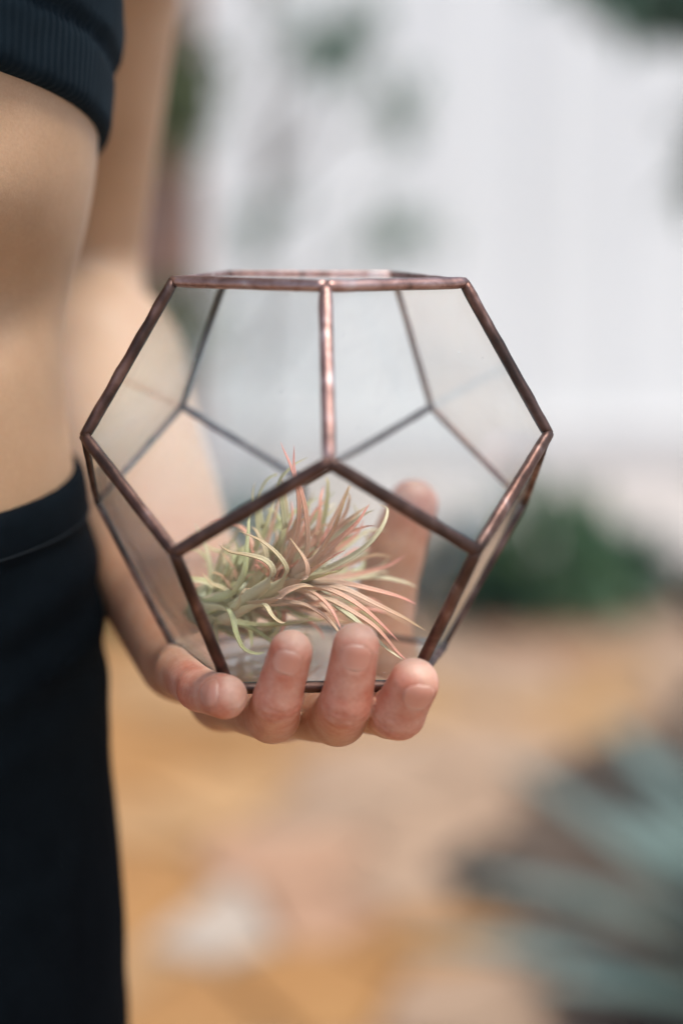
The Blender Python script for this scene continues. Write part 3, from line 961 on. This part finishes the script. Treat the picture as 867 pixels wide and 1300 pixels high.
def nail_frames():
    out = []
    for n, ref in (('index', (.42, -1, .22)), ('middle', (.05, -1, .25)), ('ring', (.0, -1, .25)), ('pinky', (.45, -.75, .55))):
        j = FING[n]
        D, T = Vector(j[2][0]), Vector(j[3][0])
        a = (T - D).normalized()
        if n == 'pinky': a = Vector((.72, -.5, .38)).normalized()
        if n == 'index': a = Vector((.30, -.22, .92)).normalized()
        dr = Vector(ref)
        dr = (dr - a * a.dot(dr)).normalized()
        out.append((n, T, a, dr, a.cross(dr), j[3][1]))
    T, D = Vector(THUMB[3][0]), Vector(THUMB[2][0])
    a = (T - D).normalized()
    dr = Vector((.55, .8, .1)); dr = (dr - a * a.dot(dr)).normalized()
    out.append(('thumb', T, a, dr, a.cross(dr), THUMB[3][1]))
    return out
NAILS = nail_frames()

def skin_sdf(p, dent=True):
    d = smin(hand_sdf(p), arm_sdf(p), 9)
    d = smax(d, .55 - glass_sdf(p), .9)
    if dent:
        for (n, T, a, dr, sd, rad) in NAILS:
            q = p - np.array(T, np.float32)
            near = (q * q).sum(1) < 400
            if not near.any(): continue
            qq = q[near]
            u, v, w = qq @ np.array(sd), qq @ np.array(a), qq @ np.array(dr)
            m = (np.abs(u) / (rad * .66)) ** 2.3 + (np.abs(v + .8) / (rad * .62)) ** 2.3
            msk = np.clip((1.25 - m) / .5, 0, 1) * np.clip(w / 2.0, 0, 1)
            fold = np.exp(-((m - 1.75) / .55) ** 2) * np.clip(w / 2.5, 0, 1) * np.where(v < 1.5, 1, .25)
            dd = d[near] + .10 * msk - .06 * fold
            d[near] = dd
        # skin folds over the end joints, on the back of each finger
        for n, j in FING.items():
            D, T, Pm = np.array(j[2][0], np.float32), np.array(j[3][0], np.float32), np.array(j[1][0], np.float32)
            q = p - D
            near = (q * q).sum(1) < 196
            if not near.any(): continue
            ax = (T - Pm); ax /= np.linalg.norm(ax)
            s = q[near] @ ax
            back = np.clip(-(q[near][:, 1] * .8 + q[near][:, 2] * .3) / 5.0, 0, 1)
            g = np.zeros_like(s)
            for c0, amp in ((-4.2, .16), (-2.4, .30), (-.6, .36), (1.0, .30), (2.6, .18)):
                g += amp * np.exp(-((s - c0 - .35 * np.sin(q[near][:, 0] * .9 + c0)) / .42) ** 2)
            d[near] += g * back * .95
    return d

def surface_net(f, lo, hi, h, B=8, margin=1.5):
    lo = np.array(lo, np.float32)
    nb = np.ceil((np.array(hi, np.float32) - lo) / (h * B)).astype(int)
    n = nb * B
    bc = np.stack(np.meshgrid(*[np.arange(k) for k in nb], indexing='ij'), -1).reshape(-1, 3)
    ctr = lo + (bc * B + (B - 1) / 2).astype(np.float32) * h
    fc = np.concatenate([f(ctr[k:k + 200000]) for k in range(0, len(ctr), 200000)])
    sign = np.where(fc < 0, -1, 1).astype(np.float32).reshape(nb)
    vals = np.repeat(np.repeat(np.repeat(sign, B, 0), B, 1), B, 2)
    act = np.nonzero(np.abs(fc) < h * B * .87 * margin)[0]
    loc = np.stack(np.meshgrid(*[np.arange(B)] * 3, indexing='ij'), -1).reshape(-1, 3)
    for k in range(0, len(act), 400):
        blk = bc[act[k:k + 400]]
        idx = (blk[:, None, :] * B + loc[None]).reshape(-1, 3)
        v = f(lo + idx.astype(np.float32) * h)
        vals[idx[:, 0], idx[:, 1], idx[:, 2]] = v
    s = vals < 0
    cnt = np.zeros(tuple(n - 1), np.int8)
    for dx in (0, 1):
        for dy in (0, 1):
            for dz in (0, 1):
                cnt += s[dx:n[0] - 1 + dx, dy:n[1] - 1 + dy, dz:n[2] - 1 + dz]
    cells = np.argwhere((cnt > 0) & (cnt < 8))
    vid = np.full(tuple(n - 1), -1, np.int32)
    vid[cells[:, 0], cells[:, 1], cells[:, 2]] = np.arange(len(cells))
    corner = np.array([(x, y, z) for x in (0, 1) for y in (0, 1) for z in (0, 1)])
    cv = np.stack([vals[cells[:, 0] + c[0], cells[:, 1] + c[1], cells[:, 2] + c[2]] for c in corner], 1)
    acc = np.zeros((len(cells), 3), np.float32); wsum = np.zeros(len(cells), np.float32)
    for a in range(8):
        for b in range(a + 1, 8):
            if np.abs(corner[a] - corner[b]).sum() != 1: continue
            va, vb = cv[:, a], cv[:, b]
            cr = (va < 0) != (vb < 0)
            t = np.where(cr, va / np.where(cr, va - vb, 1), 0)
            acc += np.where(cr[:, None], corner[a] + t[:, None] * (corner[b] - corner[a]), 0)
            wsum += cr
    V = lo + (cells + acc / wsum[:, None]) * h
    quads = []
    for ax in range(3):
        o1, o2 = [(1, 2), (2, 0), (0, 1)][ax]
        sl0 = [slice(None)] * 3; sl1 = [slice(None)] * 3
        sl0[ax] = slice(0, -1); sl1[ax] = slice(1, None)
        A, Bq = s[tuple(sl0)], s[tuple(sl1)]
        e = np.argwhere(A != Bq)
        ok = (e[:, o1] > 0) & (e[:, o2] > 0) & (e[:, o1] < n[o1] - 1) & (e[:, o2] < n[o2] - 1)
        e = e[ok]
        inside = A[e[:, 0], e[:, 1], e[:, 2]]
        def cell(d1, d2):
            c = e.copy(); c[:, o1] += d1; c[:, o2] += d2
            return vid[c[:, 0], c[:, 1], c[:, 2]]
        q = np.stack([cell(-1, -1), cell(0, -1), cell(0, 0), cell(-1, 0)], 1)
        q[~inside] = q[~inside][:, ::-1]
        quads.append(q)
    Q = np.concatenate(quads)
    Q = Q[(Q >= 0).all(1)]
    for it in range(3):
        eps = .25 * h
        f0 = f(V)
        g = np.stack([f(V + np.eye(3, dtype=np.float32)[i] * eps) - f(V - np.eye(3, dtype=np.float32)[i] * eps) for i in range(3)], 1) / (2 * eps)
        g2 = np.maximum((g * g).sum(1), .05)
        V = V - np.clip(f0 / g2, -h, h)[:, None] * g * .9
    return V.astype(np.float32), Q

# torso: ellipses stacked along z (mm): z, half width, half depth, y of the middle
TX = -205.0
TOR = np.array([
    (-300, 108, 92, 62), (-262, 122, 98, 62), (-225, 135, 104, 60), (-188, 139.4, 106, 58), (-160, 139.8, 104, 56), (-121, 137.6, 101, 54), (-82, 136, 97, 52), (-45, 135.2, 93, 51), (-30, 133, 91, 50), (-12, 129.5, 90, 50),
    (-5, 130, 89, 50), (7, 128, 88, 50), (28.5, 127.2, 87, 50), (40, 129, 87, 50), (64, 135, 91, 50), (87, 139, 95, 50), (110, 140, 100, 50), (133, 141, 104, 51), (200, 142, 104, 56), (250, 138, 92, 62),
    (290, 120, 76, 68), (320, 92, 60, 72), (345, 62, 52, 74), (370, 52, 50, 76), (420, 50, 50, 76)], np.float32)
def torso_prof(z):
    return np.interp(z, TOR[:, 0], TOR[:, 1]), np.interp(z, TOR[:, 0], TOR[:, 2]), np.interp(z, TOR[:, 0], TOR[:, 3])
_zz = np.arange(-320, 440, 2.0)
_ker = np.exp(-np.linspace(-2, 2, 17) ** 2); _ker /= _ker.sum()
_TP = [np.convolve(np.pad(v, 8, 'edge'), _ker, 'valid') for v in torso_prof(_zz)]
def torso_only(p):
    a, b, cy = [np.interp(p[:, 2], _zz, v) for v in _TP]
    x, y = (p[:, 0] - TX), (p[:, 1] - cy)
    kk = np.sqrt((x / a) ** 2 + (y / b) ** 2) + 1e-6
    gr = np.sqrt((x / a ** 2) ** 2 + (y / b ** 2) ** 2) + 1e-9
    d = (kk - 1) * kk / np.maximum(gr, 1e-4)
    d = np.where(kk < .4, -(1 - kk) * b * .6, d)
    return smax(np.maximum(d, p[:, 2] - 415), -285 - p[:, 2], 40)
def legs(p):
    d = None
    for s in (-1, 1):
        hip, knee, ank, toe = (TX + s * 67, 62, -215), (TX + s * 80, 58, -520), (TX + s * 88, 84, -920), (TX + s * 98, -60, -975)
        c = smin(cone(p, hip, knee, 57, 50), cone(p, knee, ank, 54, 36), 30)
        c = smin(c, cone(p, (TX + s * 88, 96, -955), toe, 38, 24), 20)
        c = np.maximum(c, -992 - p[:, 2])
        d = c if d is None else np.minimum(d, c)
    return d
def torso_sdf(p):
    d = smin(torso_only(p), legs(p), 26)
    # soft hollow below the rib cage and a faint rib line
    d = d + 9.5 * np.exp(-((p[:, 2] - 43 - .25 * (p[:, 0] + 100)) / 15) ** 2) * np.exp(-np.maximum(p[:, 0] + 92, 0) ** 2 / 300) * np.clip((70 - p[:, 1]) / 50, 0, 1)
    d = d - 4.5 * np.exp(-((p[:, 2] - 74 - .3 * (p[:, 0] + 100)) / 14) ** 2) * np.clip((80 - p[:, 1]) / 50, 0, 1) * np.exp(-np.maximum(p[:, 0] + 88, 0) ** 2 / 300)
    sh = cone(p, lerp(np.array(ELB, float), np.array(SHO, float), .86), SHO, 44, 46)
    d = smin(d, sh, 40)
    so = (TX * 2 - SHO[0], 90, 325)
    d = smin(d, cone(p, so, (TX * 2 - SHO[0] - 40, 90, 40), 46, 34), 30)           # the other arm, hanging
    d = smin(d, cone(p, (TX * 2 - SHO[0] - 40, 90, 40), (TX * 2 - SHO[0] - 38, 40, -190), 34, 22), 15)
    return d

def to_world(V): return V * MM + np.array([0, 0, 1.0], np.float32)

aV, aQ = surface_net(skin_sdf, (-165, -62, -92), (52, 300, 290), 0.95)
tV, tQ = surface_net(torso_sdf, (-440, -80, -1000), (30, 250, 425), 4.0)
def refine(V, Q, sel):
    """split the chosen quads in four, then pull the new points onto the surface"""
    me = fast_mesh('tmp', V, Q)
    bm = bmesh.new(); bm.from_mesh(me)
    bm.verts.ensure_lookup_table()
    ed = [e for e in bm.edges if sel[e.verts[0].index] and sel[e.verts[1].index]]
    bmesh.ops.subdivide_edges(bm, edges=ed, cuts=1, use_grid_fill=True)
    bmesh.ops.triangulate(bm, faces=[f for f in bm.faces if len(f.verts) > 4])
    bm.verts.index_update()
    V2 = np.array([v.co[:] for v in bm.verts], np.float32)
    F2 = [[v.index for v in f.verts] for f in bm.faces]
    bm.free()
    bpy.data.meshes.remove(me)
    near = V2[:, 1] < -18
    X = V2[near]
    for it in range(3):
        f0 = skin_sdf(X)
        g = np.stack([skin_sdf(X + np.eye(3, dtype=np.float32)[i] * .15) - skin_sdf(X - np.eye(3, dtype=np.float32)[i] * .15) for i in range(3)], 1) / .3
        X = X - np.clip(f0 / np.maximum((g * g).sum(1), .2), -.5, .5)[:, None] * g * .8
    V2[near] = X
    return V2, F2
aV, aF = refine(aV, aQ, aV[:, 1] < -24)
bodyF = aF + (tQ + len(aV)).tolist()
bodyV = np.concatenate([aV, tV])
# flush: 0 ordinary skin, towards 1 on fingers and knuckles; press: pale pressed pads, plus light painted on fingertips and forearm
dt = np.full(len(bodyV), 1e3, np.float32)
for n, j in FING.items():
    dt = np.minimum(dt, np.linalg.norm(bodyV - np.array(j[3][0], np.float32), axis=1))
    dt = np.minimum(dt, np.linalg.norm(bodyV - np.array(j[2][0], np.float32), axis=1) + 4)
dt = np.minimum(dt, np.linalg.norm(bodyV - np.array(THUMB[3][0], np.float32), axis=1) + 4)
hand_zone = np.clip((110 - bodyV[:, 1]) / 60, 0, 1) * (np.arange(len(bodyV)) < len(aV))
flush = np.clip(.45 * hand_zone + .75 * np.exp(-(np.maximum(dt - 6, 0) / 12) ** 2) * hand_zone, 0, 1).astype(np.float32)
paleness = np.zeros(len(bodyV), np.float32)
gs = glass_sdf(bodyV[:len(aV)])
paleness[:len(aV)] = np.clip((3.2 - gs) / 2.4, 0, 1)
for (n, T, a, dr, sd, rad) in NAILS:                       # pale pads above the nails, with light from above put into the colour
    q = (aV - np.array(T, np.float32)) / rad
    paleness[:len(aV)] = np.maximum(paleness[:len(aV)], np.clip((1.45 - (q * q).sum(1)) / .25, 0, 1) * np.clip((q @ np.array(a, np.float32) - .40) / .5, 0, .8))
paleness[:len(aV)] = np.maximum(paleness[:len(aV)], .9 * np.clip((aV[:, 1] - 70) / 60, 0, 1) * np.clip((75 - aV[:, 2]) / 60, 0, 1))   # forearm: paler inner skin, plus sky highlights and glass haze put into the colour
body_me = bpy.data.meshes.new('person')
body_me.from_pydata(to_world(bodyV), [], bodyF)
body_me.update()
body_me.polygons.foreach_set('use_smooth', np.ones(len(body_me.polygons), bool))
for nm, arr in (('flush', flush), ('paleness', paleness)):
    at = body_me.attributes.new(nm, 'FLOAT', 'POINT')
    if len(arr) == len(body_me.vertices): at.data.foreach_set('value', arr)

k = NT('skin')
co = k.coord('Object')
fl = k.n('ShaderNodeAttribute', attribute_name='flush')
ps = k.n('ShaderNodeAttribute', attribute_name='paleness')
n1 = k.noise(26, 5, .6, co)
n2 = k.noise(160, 5, .65, co)
n3 = k.n('ShaderNodeTexVoronoi', i_Scale=1700.0)
k.l(co, n3.inputs['Vector'])
base = k.ramp(n1.outputs['Fac'], [(.3, (.36, .220, .120)), (.7, (.44, .285, .168))]).outputs[0]
pink = k.ramp(n2.outputs['Fac'], [(.32, (.52, .185, .115)), (.68, (.63, .345, .25))]).outputs[0]
n5 = k.noise(1100, 4, .7, co)
mt = k.ramp(n5.outputs['Fac'], [(.3, (.86, .82, .80)), (.7, (1, 1, 1))])
c1 = k.mix(1.0, k.mix(fl.outputs['Fac'], base, pink), mt.outputs[0], 'MULTIPLY')
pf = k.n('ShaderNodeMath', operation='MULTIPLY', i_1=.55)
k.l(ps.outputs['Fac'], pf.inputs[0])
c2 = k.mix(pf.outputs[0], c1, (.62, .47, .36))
k.l(c2, k.b.inputs['Base Color'])
k.b.inputs['Roughness'].default_value = .48
k.b.inputs['Specular IOR Level'].default_value = .4
k.b.inputs['Subsurface Weight'].default_value = .35
k.b.inputs['Subsurface Radius'].default_value = (1.0, .38, .20)
k.b.inputs['Subsurface Scale'].default_value = .0035
bm1 = k.n('ShaderNodeBump', i_Strength=.12, i_Distance=.0003)
k.l(n3.outputs['Distance'], bm1.inputs['Height'])
bm2 = k.n('ShaderNodeBump', i_Strength=.25, i_Distance=.0008)
k.l(n2.outputs['Fac'], bm2.inputs['Height']); k.l(bm1.outputs[0], bm2.inputs['Normal'])
k.l(bm2.outputs[0], k.b.inputs['Normal'])
skin_mat = k.mat
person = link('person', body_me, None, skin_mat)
tag(person, 'person in a black crop top and black leggings holding up a glass terrarium', 'person')

# fingernails
k = NT('nail')
at = k.n('ShaderNodeAttribute', attribute_name='along')
rp = k.ramp(at.outputs['Fac'], [(0, (.62, .37, .29)), (.16, (.58, .28, .20)), (.8, (.58, .265, .185)), (.94, (.59, .32, .235)), (1, (.62, .39, .30))])
k.l(rp.outputs[0], k.b.inputs['Base Color'])
k.b.inputs['Roughness'].default_value = .32
k.b.inputs['Subsurface Weight'].default_value = .2
k.b.inputs['Subsurface Radius'].default_value = (1, .4, .25)
k.b.inputs['Subsurface Scale'].default_value = .0015
nail_mat = k.mat
for (n, T, a, dr, sd, rad) in NAILS:
    NU, NV = 14, 14
    vs, fs, al = [], [], []
    Ta, aa, da, sa = [np.array(q, np.float32) for q in (T, a, dr, sd)]
    rows = []
    for iv in range(NV + 1):
        v = -1 + 2 * iv / NV
        lim = (1 - abs(v) ** 2.3) ** (1 / 2.3) if abs(v) < 1 else .0
        lim = max(lim, .35)
        for iu in range(NU + 1):
            u = (-1 + 2 * iu / NU) * lim
            ang = u * .72
            dirv = da * math.cos(ang) + sa * math.sin(ang)
            o = Ta + aa * (-.8 + v * rad * .58)
            rows.append((o, dirv))
    O_ = np.array([q[0] for q in rows], np.float32); D_ = np.array([q[1] for q in rows], np.float32)
    t = np.full(len(rows), 16.0, np.float32)
    for it in range(40):
        t = t - np.clip(skin_sdf(O_ + D_ * t[:, None], False), -1, 3) * .8
        t = np.maximum(t, 1.0)
    # keep the plate from diving over the fingertip: limit the drop towards the free edge
    tg = t.reshape(NV + 1, NU + 1)
    for iv in range(NV + 1):
        if iv > NV // 2: tg[iv] = np.maximum(tg[iv], tg[NV // 2] - .055 * (iv - NV // 2) ** 1.35)
    t = tg.ravel()
    top = O_ + D_ * (t[:, None] - .03)
    bot = O_ + D_ * (t[:, None] - .55)
    nvt = len(rows)
    vs = [W3(q) for q in top] + [W3(q) for q in bot]
    al = [iv / NV for iv in range(NV + 1) for iu in range(NU + 1)] * 2
    Wd = NU + 1
    for iv in range(NV):
        for iu in range(NU):
            q = iv * Wd + iu
            fs.append((q, q + 1, q + Wd + 1, q + Wd))
            fs.append((nvt + q + Wd, nvt + q + Wd + 1, nvt + q + 1, nvt + q))
    per = [iu for iu in range(NU)] + [iv * Wd + NU for iv in range(NV)] + [NV * Wd + iu for iu in range(NU, 0, -1)] + [iv * Wd for iv in range(NV, 0, -1)]
    for q in range(len(per)):
        x0, x1 = per[q], per[(q + 1) % len(per)]
        fs.append((x1, x0, nvt + x0, nvt + x1))
    me = pydata('fingernail', vs, fs)
    a_ = me.attributes.new('along', 'FLOAT', 'POINT')
    if len(al) == len(me.vertices): a_.data.foreach_set('value', al)
    bm = bmesh.new(); bm.from_mesh(me)
    bmesh.ops.recalc_face_normals(bm, faces=bm.faces)
    bm.to_mesh(me); bm.free()
    link('fingernail', me, person, nail_mat)

# clothes
def hem_z(p): return 102 - .27 * (p[:, 1] - 25)
def waist_z(p): return -11 + .12 * (p[:, 1] - 25)
def n3d(p, sc, seed):
    """cheap smooth folds"""
    a = p * sc
    return (np.sin(a[:, 0] * 1.7 + a[:, 2] * 2.3 + seed) + np.sin(a[:, 1] * 2.1 - a[:, 2] * 1.9 + seed * 1.7) + np.sin((a[:, 0] + a[:, 1]) * 1.1 + a[:, 2] * 3.1 + seed * .3)) / 3
def top_sdf(p):
    dz = p[:, 2] - hem_z(p)
    band = np.clip((dz - 20) / 4, 0, 1)
    off = 4.6 + band * (1.2 + 1.8 * np.exp(-((dz - 33) / 9) ** 2) + 1.6 * np.exp(-((dz - 52 + .2 * p[:, 0]) / 6) ** 2)) - 1.6 * np.exp(-((dz - 21) / 2.2) ** 2)
    off = off + .5 * n3d(p, .08, 1.0) * (1 + band)
    d = torso_only(p) - off
    d = smax(d, -dz, 4.0)
    d = np.maximum(d, p[:, 2] - 318)
    neck = np.sqrt((p[:, 0] - TX) ** 2 + ((p[:, 1] - 60) * 1.0) ** 2) - 78 + np.maximum(0, 330 - p[:, 2]) * 1.2
    return smax(d, -neck, 4)
def legg_sdf(p):
    dz = waist_z(p) - p[:, 2]
    fold = 1.0 * np.sin(dz * .30 + p[:, 0] * .10 + 1.2 * np.sin(p[:, 0] * .05)) * np.exp(-((dz - 42) / 26) ** 2)
    off = 2.6 + fold + .5 * n3d(p, .05, 4.0) + 1.0 * np.exp(-((dz - 6) / 9) ** 2) - .9 * np.exp(-((dz - 15.5) / 1.8) ** 2)
    d = smin(torso_only(p), legs(p), 26) - off
    d = smax(d, -dz, 2.2)
    return np.maximum(d, -905 - p[:, 2])

def fabric(name, c1, c2, rib):
    k = NT(name)
    co = k.coord('Object')
    nz = k.noise(70, 5, .6, co)
    fz = k.noise(2400, 3, .7, co)
    rp = k.ramp(nz.outputs['Fac'], [(.3, c1), (.7, c2)])
    k.l(rp.outputs[0], k.b.inputs['Base Color'])
    k.b.inputs['Roughness'].default_value = .88
    k.b.inputs['Specular IOR Level'].default_value = .045
    k.b.inputs['Sheen Weight'].default_value = .03 if rib > 2 else .0
    k.b.inputs['Sheen Roughness'].default_value = .5
    k.b.inputs['Sheen Tint'].default_value = (.45, .6, .7, 1)
    b1 = k.n('ShaderNodeBump', i_Strength=.5, i_Distance=.0004)
    k.l(fz.outputs['Fac'], b1.inputs['Height'])
    at = k.n('ShaderNodeAttribute', attribute_name='arc')
    s = k.n('ShaderNodeMath', operation='MULTIPLY', i_1=2 * math.pi / rib)
    k.l(at.outputs['Fac'], s.inputs[0])
    sn = k.n('ShaderNodeMath', operation='SINE')
    k.l(s.outputs[0], sn.inputs[0])
    b2 = k.n('ShaderNodeBump', i_Strength=.55, i_Distance=.00035)
    k.l(k.n('ShaderNodeAttribute', attribute_name='band').outputs['Fac'], b2.inputs['Strength'])
    k.l(sn.outputs[0], b2.inputs['Height']); k.l(b1.outputs[0], b2.inputs['Normal'])
    k.l(b2.outputs[0], k.b.inputs['Normal'])
    return k.mat
rib_mat = fabric('black_rib_knit', (.004, .0085, .0125), (.007, .014, .020), 2.4)
leg_mat = fabric('black_jersey', (.0014, .0030, .0046), (.0028, .0052, .0075), .9)

def cloth(name, f, lo, hi, h, mat, label):
    V, Q = surface_net(f, lo, hi, h)
    me = fast_mesh(name, to_world(V), Q)
    arc = (np.arctan2(V[:, 1] - 50, V[:, 0] - TX) * 118).astype(np.float32)
    at = me.attributes.new('arc', 'FLOAT', 'POINT')
    if len(arc) == len(me.vertices): at.data.foreach_set('value', arc)
    if name == 'crop_top':
        bd = (.38 * np.clip((24 - (V[:, 2] - hem_z(V))) / 4, .1, 1)).astype(np.float32)
        ba = me.attributes.new('band', 'FLOAT', 'POINT')
        if len(bd) == len(me.vertices): ba.data.foreach_set('value', bd)
    o = link(name, me, person, mat)
    o['label'] = label
    return o
cloth('crop_top', top_sdf, (-370, -80, 60), (-40, 190, 330), 2.2, rib_mat, 'black ribbed crop top with a rolled hem')
legg = cloth('leggings', legg_sdf, (-400, -80, -915), (-20, 210, 30), 3.2, leg_mat, 'black leggings with a stitched waistband')

# stitching along the waistband seam
st_mat = simple_mat('thread', (.006, .012, .017), (.010, .018, .025), 200, .8, 0)
vs, fs = [], []
q0 = None
N = 230
for i in range(N):
    ph = -1.55 + 2.0 * i / N
    def pt(phi, dz):
        z = -24.0
        for _ in range(4):
            a, b, cy = [float(np.interp(z, _zz, v)) for v in _TP]
            x, y = TX + a * math.cos(phi), cy + b * math.sin(phi)
            z = float(waist_z(np.array([[x, y, z]]))[0]) - dz
        x0 = np.array([[TX + a * 1.3 * math.cos(phi), cy + b * 1.3 * math.sin(phi), z]], np.float32)
        dirv = np.array([[math.cos(phi) * a, math.sin(phi) * b, 0]], np.float32); dirv /= np.linalg.norm(dirv)
        for _ in range(25):
            x0 = x0 - dirv * legg_sdf(x0)[:, None] * .8
        return Vector((x0 + dirv * .12)[0].tolist())
    p0, p1 = pt(ph, 12.0), pt(ph + 2.0 / N * .58, 12.0)
    tube(vs, fs, [W3(p0), W3((p0 + p1) / 2 + Vector((.05, -.12, 0))), W3(p1)], [.00018, .0003, .00018], 5)
o = link('stitching', pydata('stitching', vs, fs), legg, st_mat)
